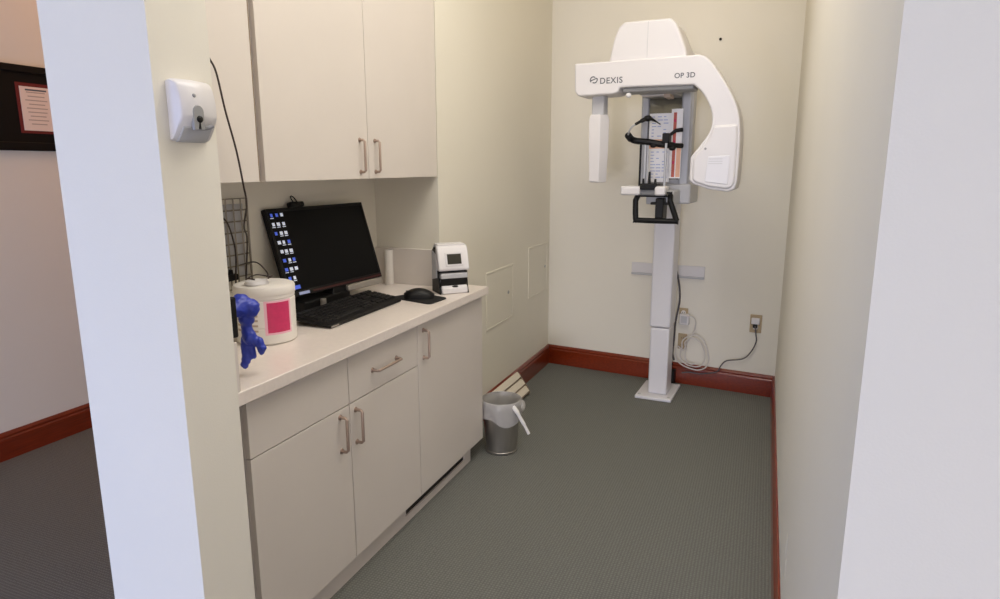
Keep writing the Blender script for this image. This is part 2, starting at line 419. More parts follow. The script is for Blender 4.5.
# webcam sitting on the monitor's top edge
wo = mc + ra*(-.118) + up_*(Hh+.0008) + nf*(-.008)
wt = thing('webcam', 'small black webcam clipped on top of the monitor', 'webcam', wo)
wm = Matrix(((ra.x, up_.x, nf.x, 0), (ra.y, up_.y, nf.y, 0), (ra.z, up_.z, nf.z, 0), (0, 0, 0, 1)))
obj('body', B().box(-.040, .040, 0, .022, -.012, .016, wm), 'black', wt, bevel=.006, seg=3)
lp = spline([wm @ Vector(p) for p in ((.0, .020, -.004), (-.006, .042, -.008), (.004, .052, -.012), (.022, .044, -.016), (.036, .020, -.020), (.038, -.03, -.0300))], 6)
obj('cable', B().tube(lp, .0025, n=8), 'black', wt)
lk = B(); c = wm @ Vector((0, .011, .016)); lk.tube([c, c+nf*.003], .007, n=16)
obj('lens', lk, 'blackg', wt)

# keyboard
kt = thing('keyboard', 'black desktop keyboard lying in front of the monitor', 'keyboard', (-1.568, 2.245, CZ), PI/2+.03)
# local x runs along the counter edge, local y points to the wall (after rotation), tilted by the rear feet
L2 = .272
kp = [(-.088, .0005), (-.088, .012), (-.080, .016), (.092, .040), (.098, .036), (.098, .022)]
obj('tray', B().prism([(y, z) for y, z in kp], 'x', -L2, L2), 'black', kt, bevel=.004)
def kz(y): return .016 + (y+.080)*(.024/.172)
ks = B()
rows = [(-.052, [1.3, 1, 1.3, 6, 1.3, 1, 1.3]), (-.030, [2.2]+[1]*10+[2.6]), (-.008, [1.7]+[1]*11+[2.1]), (.014, [1.5]+[1]*12+[1.5]), (.036, [1]*13+[2]), (.066, [1]+[1]*13)]
for y, ws in rows:
    tot = sum(ws); x = -L2+.014; span = .365
    for w in ws:
        dx = span*w/tot
        a = [(x+.0012, y-.009), (x+dx-.0012, y-.009), (x+dx-.0012, y+.009), (x+.0012, y+.009)]
        ks.loft([[(px, py, kz(py)+.0002) for px, py in a], [(px*1+(x+dx/2-px)*.15, py+(y-py)*.15, kz(py)+.0075) for px, py in a]])
        x += dx
for bx, n in ((.118, 3), (.190, 4)):
    for y, _ in rows:
        if n == 3 and y in (-.008,): continue
        for k in range(n):
            x = bx + k*.0185
            a = [(x, y-.009), (x+.0163, y-.009), (x+.0163, y+.009), (x, y+.009)]
            ks.loft([[(px, py, kz(py)+.0002) for px, py in a], [(px+(x+.008-px)*.15, py+(y-py)*.15, kz(py)+.0075) for px, py in a]])
obj('keycaps', ks, 'key', kt, smooth=False)
obj('front_edge', B().box(-L2+.002, -L2+.05, -.0895, -.088, .004, .010), 'silver', kt)
for x0 in (-.22, .19): obj('foot', B().box(x0, x0+.03, .076, .092, .0004, .030), 'black', kt)

# mouse pad and mouse
pad = B()
pts = [(-1.335, 2.50), (-1.325, 2.66), (-1.520, 2.72), (-1.585, 2.575)]
ppts = []
for i in range(4):
    a, b_, c = Vector(pts[i-1]), Vector(pts[i]), Vector(pts[(i+1) % 4])
    for q in (.10, .04, 0):
        pass
    for k in range(5):
        tt = k/4; s1 = b_ + (a-b_).normalized()*.03; s2 = b_ + (c-b_).normalized()*.03
        ppts.append(tuple(s1*(1-tt)**2 + b_*2*tt*(1-tt) + s2*tt*tt))
pad.prism(ppts, 'z', CZ, CZ+.004)
tag(obj('mouse_pad', pad, 'rubber', bevel=.001), 'thin black mouse pad on the counter under the mouse', 'mouse pad')
ms = thing('computer_mouse', 'black computer mouse on the mouse pad', 'mouse', (-1.445, 2.605, CZ+.0045), PI/2+.5)
mb = B(); rings = []
for i in range(15):
    f_ = i/14; y = -.058+.116*f_
    hw = .034*math.sqrt(max(.02, 1-((f_-.5)*2)**4)); hh = .040*math.sin(PI*min(1, max(.06, .12+.80*f_)))**.7
    rings.append([(hw*math.cos(a)*1.0, -y, max(0, hh*math.sin(a))) for a in [PI*k/12 for k in range(13)]])
mb.loft(rings)
obj('shell', mb, 'black', ms, angle=60); ms.scale = (1.2, 1.2, 1.15)
obj('scroll_wheel', B().tube([(-.004, .034, .022), (.004, .034, .022)], .010, n=16), 'key', ms)
obj('button_seam', B().box(-.0008, .0008, .010, .05, .02, .0305), 'blackg', ms)

# white cylinder by the corner
cy = B(); cy.lathe([(.021, 0), (.022, .002), (.022, .176), (.021, .178), (.013, .178), (.013, .170)], (0, 0, 0), 28)
o = tag(obj('paper_roll', cy, 'offwhite'), 'white upright paper roll in the alcove corner behind the monitor', 'roll'); o.location = (-1.776, 2.8935, CZ)

# dental plate scanner on counter end
sn = thing('plate_scanner', 'white desktop scanner with dark display on the counter end', 'scanner', (-1.388, 2.815, CZ), .80)
sn.scale = (1.16, 1.0, 1.0)
# local: x right as seen, -y towards the viewer
prof = [(.055, .000), (-.052, .000), (-.055, .045), (-.036, .050), (-.030, .095), (-.056, .100), (-.050, .128), (-.022, .214), (.000, .226), (.040, .224), (.060, .205)]
obj('rear_shell', B().prism([(.060, .0005), (-.012, .0005), (-.012, .100), (-.010, .205), (.005, .222), (.040, .220), (.060, .200)], 'x', -.056, .056), 'black', sn, bevel=.008, seg=3)
hd = [(-.061, .120), (-.057, .110), (-.005, .110), (-.005, .218), (.0, .230), (-.022, .226), (-.034, .214)]
obj('head_cover', B().prism(hd, 'x', -.066, .066), 'white', sn, bevel=.010, seg=3)
obj('top_cover', B().prism([(-.02, .222), (.03, .224), (.055, .208), (.058, .18), (.062, .18), (.062, .212), (.034, .236), (-.02, .233)], 'x', -.058, .058), 'white', sn, bevel=.004)
# display on the sloping head: plane from (-.060,.112) to (-.034,.214)
d0 = Vector((0, -.0605, .118)); d1 = Vector((0, -.0365, .208)); dn = (d1-d0).normalized(); nn = Vector((0, -dn.z, dn.y))
def face_quad(u0, u1, v0, v1, h0, h1):
    q = B(); ln_ = (d1-d0).length
    q.loft([[tuple(Vector((u, 0, 0)) + d0 + dn*(v*ln_) + nn*h) for u, v in ((u0, v0), (u1, v0), (u1, v1), (u0, v1))] for h in (h0, h1)]); return q
obj('display_bezel', face_quad(-.036, .040, .16, .88, -.004, .0032), 'white', sn, bevel=.002)
obj('display', face_quad(-.028, .032, .26, .78, .0025, .0045), 'lcd', sn, bevel=.0008)
obj('lower_panel', B().box(-.058, .058, -.060, -.010, .074, .0985), 'lgrey', sn, bevel=.004)
obj('slot_body', B().box(-.060, .060, -.046, .056, .034, .076), 'blackg', sn, bevel=.004)
tr = B(); tr.prism([(-.060, .0005), (-.060, .028), (-.046, .040), (.03, .040), (.03, .0005)], 'x', -.054, .058)
obj('tray', tr, 'white', sn, bevel=.006, seg=3)
obj('tray_catch', B().ball((.004, -.052, .034), (.014, .008, .005)), 'black', sn)
for sx in (-1, 1):
    obj('side_trim', B().prism([(.060, .0006), (-.058, .0006), (-.046, .030), (-.036, .100), (-.012, .200), (.03, .216), (.058, .20)], 'x', sx*.0605-.0025, sx*.0605+.0025), 'black', sn, bevel=.001)
obj('side_panel', B().prism([(.05, .06), (-.022, .075), (-.020, .110), (.0, .185), (.04, .20)], 'x', -.067, -.062), 'lgrey', sn, bevel=.002)

# wipes tub
tb = thing('wipes_tub', 'large white wipes tub with bright pink label on the counter', 'tub', (-1.594, 1.776, CZ))
R0 = .1
obj('body', B().lathe([(.094, 0), (R0, .006), (R0, .055), (.0975, .057), (.0975, .060), (R0, .062), (R0, .150), (.0975, .152), (.0975, .156), (R0, .158), (R0, .178), (.094, .185)], n=48), 'offwhite', tb)
obj('lid', B().lathe([(.1015, .168), (.1025, .170), (.1025, .192), (.099, .198), (.088, .202), (.070, .204)], n=48), 'offwhite', tb)
obj('flip_cap', B().lathe([(.040, .2042), (.041, .207), (.036, .216), (.020, .220)], (.010, -.045, 0), 32, sx=.9, sy=1.05), 'white', tb)
def label_arc(a0, a1, z0, z1, r, th):
    k = B(); n = 14
    k.loft([[(rr*math.cos(a), rr*math.sin(a), z) for rr, z in ((r, z0), (r+th, z0), (r+th, z1), (r, z1))] for a in [a0+(a1-a0)*i/n for i in range(n+1)]]); return k
vd = math.atan2(-1.776, 1.594)      # direction from tub to the doorway
obj('label_border', label_arc(vd-.06, vd+.92, .036, .152, R0, .0006), 'pinkb', tb)
obj('pink_label', label_arc(vd+.03, vd+.84, .043, .146, R0+.0006, .0005), 'pink', tb)
bd = B()
for k, z in enumerate((.142, .122, .104, .088, .070, .052)):
    n = 10; a0, a1 = vd-1.15, vd-.28
    bd.loft([[(rr*math.cos(a), rr*math.sin(a), zz) for rr, zz in ((R0, z-.004), (R0+.0004, z-.004), (R0+.0004, z+.003), (R0, z+.003))] for a in [a0+(a1-a0)*i/n for i in range(n+1)]])
obj('faded_print', bd, 'tan', tb)
# thin cable ring lying on the tub lid, running up to the hanging cable
rp = spline([(-1.575+.038*math.cos(a), 1.735+.048*math.sin(a), CZ+.226+.004*math.sin(3*a)) for a in [2*PI*i/12 for i in range(12)]], 4, closed=True)
rp.append(rp[0])
rp2 = spline([rp[0], (-1.60, 1.80, CZ+.236), (-1.70, 1.86, 1.17), (-1.80, 1.885, 1.15)], 6)
tag(obj('thin_cable', B().tube(rp[:-8], .0022, n=8).tube(rp2, .0022, n=8), 'cordd'), 'thin dark cable looped on the lid of the white tub', 'cable')

# black box on the left splash and the blue glove hanging out of it
gb = thing('glove_holder', 'small black holder on the partition side above the left end of the counter', 'holder', (-1.36, 1.32, 1.0535))
obj('shell', B().box(-.06, .055, -.0345, .026, 0, .112), 'black', gb, bevel=.005, seg=3)
obj('front_clip', B().box(-.03, .04, .026, .034, .02, .095), 'blackg', gb, bevel=.003)

gv = B()
G = Vector((-1.343, 1.430, 0))
def gp(dx, z, dy=0): return (G.x+dx, G.y+dy, z)
gv.ball(gp(.0, 1.115), (.030, .026, .030)); gv.ball(gp(-.018, 1.135, -.01), (.022, .022, .022)); gv.ball(gp(-.012, 1.085), (.022, .024, .022))
gv.tube([gp(-.02, 1.115, -.066), gp(-.01, 1.118, -.01)], [.020, .028], n=14)
gv.tube([gp(-.008, 1.085), gp(-.014, 1.060), gp(-.010, 1.035)], [.018, .014, .020], n=12)
gv.ball(gp(-.008, 1.028), (.025, .020, .022))
for tip, r in (((.030, .998, .01), .0125), ((.022, .985, .012), .012), ((-.004, .972, .006), .011), ((-.018, .957, .0), .0115), ((-.028, .942, -.004), .012)):
    root = gp(-.008+tip[0]*.45, 1.022, tip[2]*.5)
    mid = Vector(root)*.5+Vector(gp(tip[0], tip[1], tip[2]))*.5+Vector((.004 if tip[0] > 0 else -.002, .003, .004))
    gv.tube([root, mid, gp(tip[0], tip[1], tip[2])], [r*1.1, r, r*.75], n=10)
    gv.ball(gp(tip[0], tip[1], tip[2]), r*.8, 10, 6)
glo = obj('nitrile_glove', gv, 'glove', remesh=.0035)
tx = bpy.data.textures.new('crumple', 'CLOUDS'); tx.noise_scale = .022; tx.noise_depth = 2
md = glo.modifiers.new('d', 'DISPLACE'); md.texture = tx; md.strength = .011; md.mid_level = .5; md.texture_coords = 'LOCAL'
tag(glo, 'crumpled blue glove hanging at the left end of the counter', 'glove')

# wire rack on the alcove wall and hanging cables
wr = thing('wire_rack', 'grey wire rack on the alcove wall behind the hanging cables', 'rack', (XA, 1.935, 1.22))
q = B(); a, b_ = .075, .17
q.tube([(.012, -a, -b_), (.012, a, -b_), (.012, a, b_), (.012, -a, b_), (.012, -a, -b_)], .0045, n=8)
obj('frame', q, 'wire', wr)
q = B()
for k in range(7): q.tube([(.014, -a, -b_+.045+.042*k), (.014, a, -b_+.045+.042*k)], .0028, n=6)
for k in range(3): q.tube([(.016, -a+.038+.038*k, -b_), (.016, -a+.038+.038*k, b_)], .0028, n=6)
obj('grid', q, 'wire', wr)
obj('backplate', B().box(.0005, .006, -.06, .06, -.13, .15), 'lgrey', wr, bevel=.002)
c1 = spline([(-1.35, 1.302, 1.90), (-1.42, 1.40, 1.86), (-1.468, 1.484, 1.808), (-1.47, 1.51, 1.77), (-1.47, 1.533, 1.668), (-1.47, 1.564, 1.556), (-1.47, 1.582, 1.454), (-1.50, 1.622, 1.393),
             (-1.60, 1.71, 1.315), (-1.74, 1.87, 1.26), (-1.825, 1.955, 1.18), (-1.83, 1.940, 1.05), (-1.835, 1.94, CZ+.006)], 6)
tag(obj('hanging_cable', B().tube(c1, .0029, n=8), 'cordd'), 'dark cable hanging in front of the wall cabinet beside the partition', 'cable')
c2 = spline([(-1.835, 1.80, 1.40), (-1.83, 1.843, 1.337), (-1.83, 1.878, 1.298), (-1.825, 1.897, 1.204), (-1.825, 1.89, 1.111), (-1.83, 1.87, CZ+.006)], 6)
tag(obj('wall_cable', B().tube(c2, .003, n=8), 'cordd'), 'dark cable running down over the wire rack in the alcove', 'cable')
# small black power adapter behind the tub
pa = thing('cable_plug', 'small black plug on the alcove wall above the white tub', 'plug', (-1.855, 1.885, 1.10))
k = B(); k.box(-.014, .02, -.03, .03, -.012, .012); obj('body', k, 'black', pa, bevel=.003)
k = B(); k.tube([(.01, .0, .01), (.012, .0, .03)], [.010, .007], n=10); obj('strain_relief', k, 'black', pa)

# ------------------------------------------------------------------ waste bin, ribbed panel
bn = thing('waste_bin', 'round steel waste bin with white liner beside the end cabinet', 'bin', (-1.240, 3.106, 0))
obj('shell', B().lathe([(.078, .001), (.082, .004), (.105, .288), (.107, .292), (.103, .292), (.079, .012), (.02, .010)], n=48, cap=True), 'steel', bn)
ln_ = B(); rings = []
for r, z, wv in ((.070, .05, 0), (.096, .24, .001), (.1005, .285, .001), (.106, .2955, .001), (.1105, .290, .001), (.111, .255, .002), (.110, .215, .003), (.109, .185, .005)):
    rings.append([((r+wv*math.sin(7*a+z*20))*math.cos(a), (r+wv*math.sin(7*a+z*20))*math.sin(a), z+(wv*4*math.sin(3*a+1) if z < .22 and z > .1 else 0)) for a in [2*PI*k/56 for k in range(56)]])
ln_.loft(rings, cap=False)
lo = obj('liner', ln_, 'liner', bn, angle=80)
k = B(); k.tube(spline([(.085, -.055, .280), (.112, -.060, .252), (.128, -.055, .220), (.150, -.050, .180), (.172, -.045, .135)], 5), [.012]*6+[.010]*9+[.008]*6, n=8)
obj('tie_strip', k, 'tie', bn)
k = B(); k.ball((.095, .035, .250), (.026, .04, .036)); obj('liner_bunch', k, 'liner', bn)
obj('base_band', B().lathe([(.0835, .002), (.0845, .004), (.0853, .014), (.0825, .016)], n=48), 'steel', bn)

rb = thing('ribbed_panel', 'cream slatted metal panel leaning on the baseboard behind the bin', 'panel', (-1.487, 3.78, 0))
for k in range(3):
    # slats step down from the wall to the floor
    x0 = .004+k*.030; z0 = .135-k*.045
    s_ = B(); s_.prism([(x0+.002, z0+.018), (x0+.012, z0+.020), (x0+.036, z0-.012), (x0+.030, z0-.018)], 'y', -.26, .20)
    obj('slat', s_, 'cream', rb, bevel=.002)
s_ = B(); s_.prism([(.001, .004), (.085, .004), (.098, .020), (.075, .055), (.020, .122), (.001, .130)], 'y', -.255, .196)
obj('backing', s_, 'lamedge', rb, bevel=.002)
for y0 in (.200, -.266):
    obj('end_plate', B().prism([(0.001, .001), (.092, .001), (.106, .020), (.084, .062), (.022, .146), (.001, .150)], 'y', y0, y0+.006), 'lamedge', rb, bevel=.001)

# ------------------------------------------------------------------ wall bracket, outlets, cords (on the back wall)
WA = math.atan2(SB, 1)
def on_wall(x, z): return (x, yb(x), z)
wb = thing('wall_rail', 'white horizontal mounting rail on the back wall behind the column', 'rail', on_wall(-.606, .797), WA)
obj('plate', B().box(-.255, .255, -.014, -.0005, -.044, .044), 'white', wb, bevel=.003)
obj('lower_lip', B().box(-.253, .253, -.024, -.014, -.042, -.026), 'lgrey', wb, bevel=.003)
def outlet(x, z, label, plug=None, w=.062, h=.112):
    t = thing('wall_outlet', label, 'outlet', on_wall(x, z), WA, 'outlets low on the back wall')
    obj('cover_plate', B().box(-w/2, w/2, -.007, -.0005, -h/2, h/2), 'beige', t, bevel=.003)
    for s in (-1, 1):
        k = B(); k.tube([(0, -.006, s*.024), (0, -.009, s*.024)], .0165, n=20)
        r = obj('socket', k, 'offwhite' if plug else 'beige', t)
        k = B(); k.box(-.008, -.0055, -.0096, -.009, s*.024-.004, s*.024+.006); k.box(.0055, .008, -.0096, -.009, s*.024-.004, s*.024+.006)
        obj('slots', k, 'dark', r)
    k = B(); k.tube([(0, -.007, 0), (0, -.009, 0)], .0035, n=10); obj('screw', k, 'grey', t)
    return t
outlet(-.008, .4865, 'beige outlet with white plug and grey cord near the right corner', True, .074, .122)
outlet(-.480, .487, 'beige outlet carrying a white adapter beside the column', True)
outlet(-.478, .305, 'low beige outlet hidden behind the coiled white cord')
pg = thing('white_plug', 'white plug in the outlet near the right corner', 'plug', on_wall(-.008, .492), WA)
obj('body', B().box(-.026, .026, -.030, -.0102, -.006, .036), 'white', pg, bevel=.004)
obj('prong_cover', B().box(-.013, .013, -.034, -.0102, -.030, -.007), 'black', pg, bevel=.003)
ad = thing('white_adapter', 'white power adapter in the outlet beside the column', 'adapter', on_wall(-.462, .477), WA)
obj('body', B().box(-.036, .030, -.05, -.0102, -.045, .032), 'white', ad, bevel=.006)
obj('label_recess', B().box(-.024, .018, -.0512, -.0495, -.030, .018), 'lgrey', ad, bevel=.001)
def wl(x, z, off): return tuple(Vector((x, yb(x), z)) + nrm*off)
g1 = spline([wl(-.008, .478, .034), wl(.002, .42, .036), wl(.006, .37, .03), wl(-.021, .298, .026), wl(-.068, .243, .03), wl(-.168, .215, .03), wl(-.205, .174, .032), wl(-.228, .128, .03), wl(-.30, .105, .03), wl(-.346, .095, .03), wl(-.414, .098, .04), wl(-.46, .09, .05)], 6)
tag(obj('power_cord', B().tube(g1, .0042, n=8), 'cordg'), 'grey power cord running from the right corner outlet toward the column', 'cord')
w1 = [wl(-.45, .50, .055), wl(-.41, .50, .055), wl(-.385, .46, .05), wl(-.40, .38, .045), wl(-.44, .30, .04), wl(-.46, .25, .04)]
w2 = []
for i in range(34):
    a = PI*.9 + 2*PI*i/14; rr = 1+.08*math.sin(i*1.3)
    w2.append(wl(-.392+(.112-.03*(i//14))*rr*math.cos(a), .240+(.122-.02*(i//14))*rr*math.sin(a), .048+.006*math.sin(i)))
tag(obj('coiled_cord', B().tube(spline(w1+w2, 4), .0044, n=8), 'cordw'), 'coiled white cord hanging from the adapter beside the column', 'cord')
w3 = spline([wl(-.545, .86, .05), wl(-.515, .72, .035), wl(-.505, .60, .03), wl(-.525, .45, .03), wl(-.53, .32, .03), wl(-.535, .22, .03), wl(-.52, .17, .04)], 6)
tag(obj('column_cable', B().tube(w3, .0065, n=8), 'cordg'), 'dark cable dropping along the right side of the column', 'cable')
bk = thing('black_adapter', 'black power brick on the floor behind the column base', 'adapter', tuple(Vector(wl(-.535, 0, .07))), WA)
obj('body', B().box(-.034, .034, -.028, .028, .0005, .110), 'black', bk, bevel=.006)
obj('cord_end', B().tube([(0, 0, .110), (.004, 0, .14), (.012, .01, .155)], [.012, .008, .006], n=10), 'black', bk)

# ------------------------------------------------------------------ panoramic x-ray unit
xr = thing('dental_xray_unit', 'white panoramic dental x-ray machine on a column by the back wall', 'x-ray machine', (-.5925, 4.358, 0), -.055)
obj('base_plate', B().prism([(-.119, -.178), (.119, -.178), (.119, .17), (-.119, .17)], 'z', .0005, .022), 'white2', xr, bevel=.006, seg=3)
cx = .012
obj('lower_column', B().box(cx-.062, cx+.062, -.105, .06, .022, .475), 'white2', xr, bevel=.012, seg=3)
obj('upper_column', B().box(cx-.068, cx+.066, -.112, .066, .479, 2.02), 'white2', xr, bevel=.012, seg=3)
for sx, sy in ((-1, -1), (1, -1), (1, 1)): obj('anchor_bolt', B().tube([(sx*.095, sy*.145, .022), (sx*.095, sy*.145, .027)], [.010, .008], n=12), 'lgrey', xr)
# carriage
obj('carriage_block', B().box(.030, .180, -.24, .05, 1.285, 1.405), 'lgrey', xr, bevel=.012, seg=3)
obj('carriage_back', B().box(-.128, .165, -.20, -.10, 1.395, 2.05), 'lgrey', xr, bevel=.008)
for x0, x1 in ((-.137, -.092), (.100, .157)):
    obj('carriage_post', B().box(x0, x1, -.225, -.10, 1.385, 2.05), 'midgrey', xr, bevel=.010, seg=3)
obj('mirror', B().box(-.091, .099, -.208, -.200, 1.43, 1.95), 'mirror', xr, smooth=False)
# overhead with its rounded trapezoid cap
cap = [(-.223, 2.060), (-.212, 2.120), (-.197, 2.185), (-.172, 2.240), (-.145, 2.262), (.098, 2.262), (.128, 2.236), (.160, 2.165), (.186, 2.100), (.192, 2.060)]
cp = B()
cp.loft([[(x*k+.0, y, 2.06+(z-2.06)*kz_) for x, z in cap] for y, k, kz_ in ((-.665, .965, .97), (-.655, 1, 1), (-.40, 1.0, 1.0), (-.38, .98, .99))])
obj('cap', cp, 'white', xr, bevel=.006, seg=3, angle=40)
obj('cap_seam', B().prism([(-.016, 2.072), (-.013, 2.072), (-.013, 2.2535), (-.016, 2.2535)], 'y', -.6665, -.660), 'seam', xr)
obj('overhead_beam', B().loft([[(x, y, z) for x, z in ((-.16*k, 2.062), (.19*k, 2.062), (.175*k, h), (.13*k, h+.05), (-.11*k, h+.05), (-.15*k, h))] for y, k, h in ((-.385, 1.0, 2.13), (-.2, 1.0, 2.12), (.07, .9, 2.10))]), 'white2', xr, bevel=.010, seg=3)
obj('overhead_neck', B().box(-.10, .12, -.28, .06, 2.02, 2.066), 'lgrey', xr, bevel=.006)
# rotating arm
outer = spline([(.259, 2.068, 0), (.300, 2.048, 0), (.352, 1.985, 0), (.418, 1.883, 0), (.462, 1.790, 0), (.480, 1.690, 0), (.484, 1.560, 0), (.482, 1.430, 0)], 4)
bott = [(.474, 1.392, 0), (.440, 1.376, 0), (.342, 1.388, 0), (.262, 1.414, 0), (.240, 1.432, 0)]
inner = spline([(.241, 1.556, 0), (.285, 1.614, 0), (.330, 1.685, 0), (.338, 1.755, 0), (.318, 1.820, 0), (.278, 1.883, 0), (.236, 1.921, 0)], 4)
AP = [(-.410, 2.064)] + [(v.x, v.y) for v in outer] + [(v[0], v[1]) for v in bott] + [(v.x, v.y) for v in inner] + [(-.043, 1.924), (-.150, 1.926), (-.162, 1.900), (-.190, 1.893), (-.385, 1.889), (-.407, 1.915)]
arm = obj('rotating_arm', B().prism(AP, 'y', -.685, -.50), 'white', xr, bevel=.024, seg=5, angle=40)
ub = B(); ub.box(-.14, .235, -.66, -.52, 1.900, 1.926)
obj('arm_underside', ub, 'grey', arm, bevel=.008)
obj('hub', B().lathe([(.075, 2.052), (.085, 2.060), (.085, 2.075), (.07, 2.08)], (.012, -.56, 0), 32), 'lgrey', arm)
# sensor head hanging on the left
obj('sensor_neck', B().prism([(-.326, -.62), (-.257, -.62), (-.245, -.57), (-.320, -.555)], 'z', 1.785, 1.90), 'lgrey', arm, bevel=.006)
sh = B()
sh.loft([[(x, y, z) for x, y in ((-.332+ix, -.640+iy), (-.266-ix*.2, -.650+iy), (-.232-ix, -.590-iy), (-.250-ix, -.555), (-.325+ix, -.560))] for z, ix, iy in ((1.418, .012, .006), (1.424, .006, .002), (1.60, .0, 0), (1.765, -.002, 0), (1.792, .006, .006))])
obj('sensor_head', sh, 'white', arm, bevel=.008, seg=3, angle=30)
obj('laser_knob', B().ball((-.106, -.665, 1.884), (.016, .014, .014)), 'white', arm)
# tube head details
hp = [(v.x-.012, v.y) for v in outer if v.y < 1.735] + [(.462, 1.404), (.436, 1.390), (.345, 1.400), (.272, 1.424), (.254, 1.440), (.254, 1.550), (.294, 1.602), (.336, 1.664), (.350, 1.712)]
obj('tube_housing', B().prism(hp, 'y', -.694, -.60), 'white', arm, bevel=.012, seg=4, angle=40)
obj('tube_cover', B().loft([[(x, y, z) for x, z in ((.325-.004*k, 1.425+.004*k), (.437+.0*k, 1.412+.004*k), (.440, 1.565-.004*k), (.332, 1.560-.004*k))] for k, y in ((0, -.692), (1, -.6965))]), 'white2', arm, bevel=.003)
sl = B()
for k in range(3): sl.box(.335, .405, -.698, -.6955, 1.545-.012*k-.0012, 1.545-.012*k+.0012)
obj('cover_grooves', sl, 'seam', arm)
obj('arm_screw', B().tube([(.316, -.692, 1.597), (.316, -.6965, 1.597)], .006, n=12), 'grey', arm)
# lettering
RX = Matrix.Rotation(PI/2, 4, 'X')
text_part('maker_lettering', 'DEXIS', .044, 'text', arm, Matrix.Translation((-.200, -.6855, 1.963)) @ RX, space=1.12)
text_part('model_lettering', 'OP 3D', .036, 'text', arm, Matrix.Translation((.190, -.6855, 1.968)) @ RX, space=1.05)
em = B()
cxe, cze = -.298, 1.972
for a0, a1, rr, dx in ((.25*PI, 1.25*PI, .019, -.003), (1.3*PI, 2.15*PI, .019, .004)):
    n = 14; ri = rr-.006
    em.loft([[(cxe+dx+q*math.cos(a), y, cze+q*math.sin(a)) for q, y in ((ri, -.6850), (rr, -.6850), (rr, -.6862), (ri, -.6862))] for a in [a0+(a1-a0)*i/n for i in range(n+1)]])
em.loft([[(cxe-.016+.034*f_, y, cze-.004+.012*f_+s) for s, y in ((-.003, -.6850), (.003, -.6850), (.003, -.6862), (-.003, -.6862))] for f_ in (0, 1)])
obj('emblem', em, 'text', arm)
# patient positioning: rods, head support, chin tray, hand grip
obj('light_bar', B().box(-.09, .075, -.45, -.36, 1.898, 1.918), 'white', xr, bevel=.004)
obj('bar_bracket', B().box(.04, .075, -.455, -.34, 1.885, 2.03), 'tan', xr, bevel=.003)
obj('support_shelf', B().box(-.10, .10, -.50, -.20, 1.905, 2.02), 'grey', xr, bevel=.006)
for nm, x0, r, z0, z1, mat in (('rod', -.072, .006, 1.39, 1.63, 'black'), ('rod', -.045, .008, 1.39, 1.64, 'midgrey'), ('rod', -.030, .005, 1.39, 1.64, 'midgrey'), ('rod', .071, .007, 1.39, 1.64, 'midgrey')):
    obj(nm, B().tube([(x0, -.48, z0), (x0, -.48, z1)], r, n=12), mat, xr)
hb = spline([(.146, -.40, 1.622), (.100, -.44, 1.624), (.040, -.47, 1.630), (-.030, -.48, 1.643), (-.095, -.49, 1.650), (-.124, -.51, 1.662), (-.132, -.55, 1.682)], 6)
hs_ = obj('head_support', B().tube(hb, [.014]*6+[.018]*24+[.020]*6+[.015], n=12), 'black', xr)
obj('support_strap', B().tube(spline([(-.130, -.548, 1.682), (-.118, -.575, 1.702), (-.098, -.59, 1.724), (-.070, -.59, 1.742)], 6), .005, n=8), 'lgrey', hs_)
tc_ = B(); tc_.tube(spline([(-.082, -.59, 1.736), (-.055, -.588, 1.750), (-.020, -.58, 1.768)], 5), [.008]*6+[.012]*5, n=10); tc_.ball((-.016, -.58, 1.766), (.024, .02, .017))
obj('temple_pad', tc_, 'black', hs_)
obj('temple_arm', B().tube(spline([(0, -.575, 1.764), (.022, -.56, 1.752), (.046, -.54, 1.735)], 5), [.010, .009, .008, .007, .006, .005, .004, .003, .003, .003, .003], n=8), 'black', hs_)
k = B(); k.box(.048, .088, -.49, -.42, 1.635, 1.690); obj('clamp', k, 'black', hs_, bevel=.005)
k = B(); k.tube([(.085, -.45, 1.682), (.112, -.44, 1.705), (.146, -.42, 1.710)], [.008, .011, .012], n=10); obj('clamp_lever', k, 'black', hs_)
obj('knob', B().ball((.0, -.485, 1.622), (.018, .014, .012)), 'black', hs_); obj('knob', B().ball((.10, -.45, 1.608), (.02, .016, .014)), 'black', hs_)
for x0, x1 in ((-.166, -.052), (.030, .092)):
    obj('chin_tray', B().box(x0, x1, -.55, -.43, 1.345, 1.397), 'white', xr, bevel=.012, seg=3)
obj('chin_block', B().box(-.055, .040, -.545, -.44, 1.378, 1.412), 'black', xr, bevel=.005)
obj('chin_cylinder', B().tube([(-.055, -.50, 1.362), (.035, -.50, 1.362)], .020, n=16), 'grey', xr)
for x0, z1, r0 in ((-.004, 1.478, .008), (-.038, 1.440, .007), (.030, 1.438, .008)): obj('chin_peg', B().tube([(x0, -.53, 1.405), (x0, -.53, z1)], [r0, r0-.002], n=10), 'black', xr)
gl = [(-.072, 1.345), (-.066, 1.350), (.102, 1.350), (.112, 1.343), (.160, 1.216), (.152, 1.206), (-.056, 1.206), (-.068, 1.213)]
gp_ = spline([(x, -.535, z) for x, z in gl], 4, closed=True); gp_.append(gp_[0])
hg = obj('hand_grip', B().tube([Vector((p.x, p.y+(.04 if p.z > 1.32 else -.02), p.z)) for p in gp_], .016, n=10), 'black', xr)
obj('grip_stem', B().box(.032, .078, -.515, -.40, 1.205, 1.330), 'black', hg, bevel=.006)
obj('grip_bar', B().box(.0, .110, -.50, -.47, 1.292, 1.306), 'black', hg, bevel=.004)
obj('grip_mount', B().box(-.04, .12, -.44, -.10, 1.29, 1.37), 'lgrey', xr, bevel=.008)

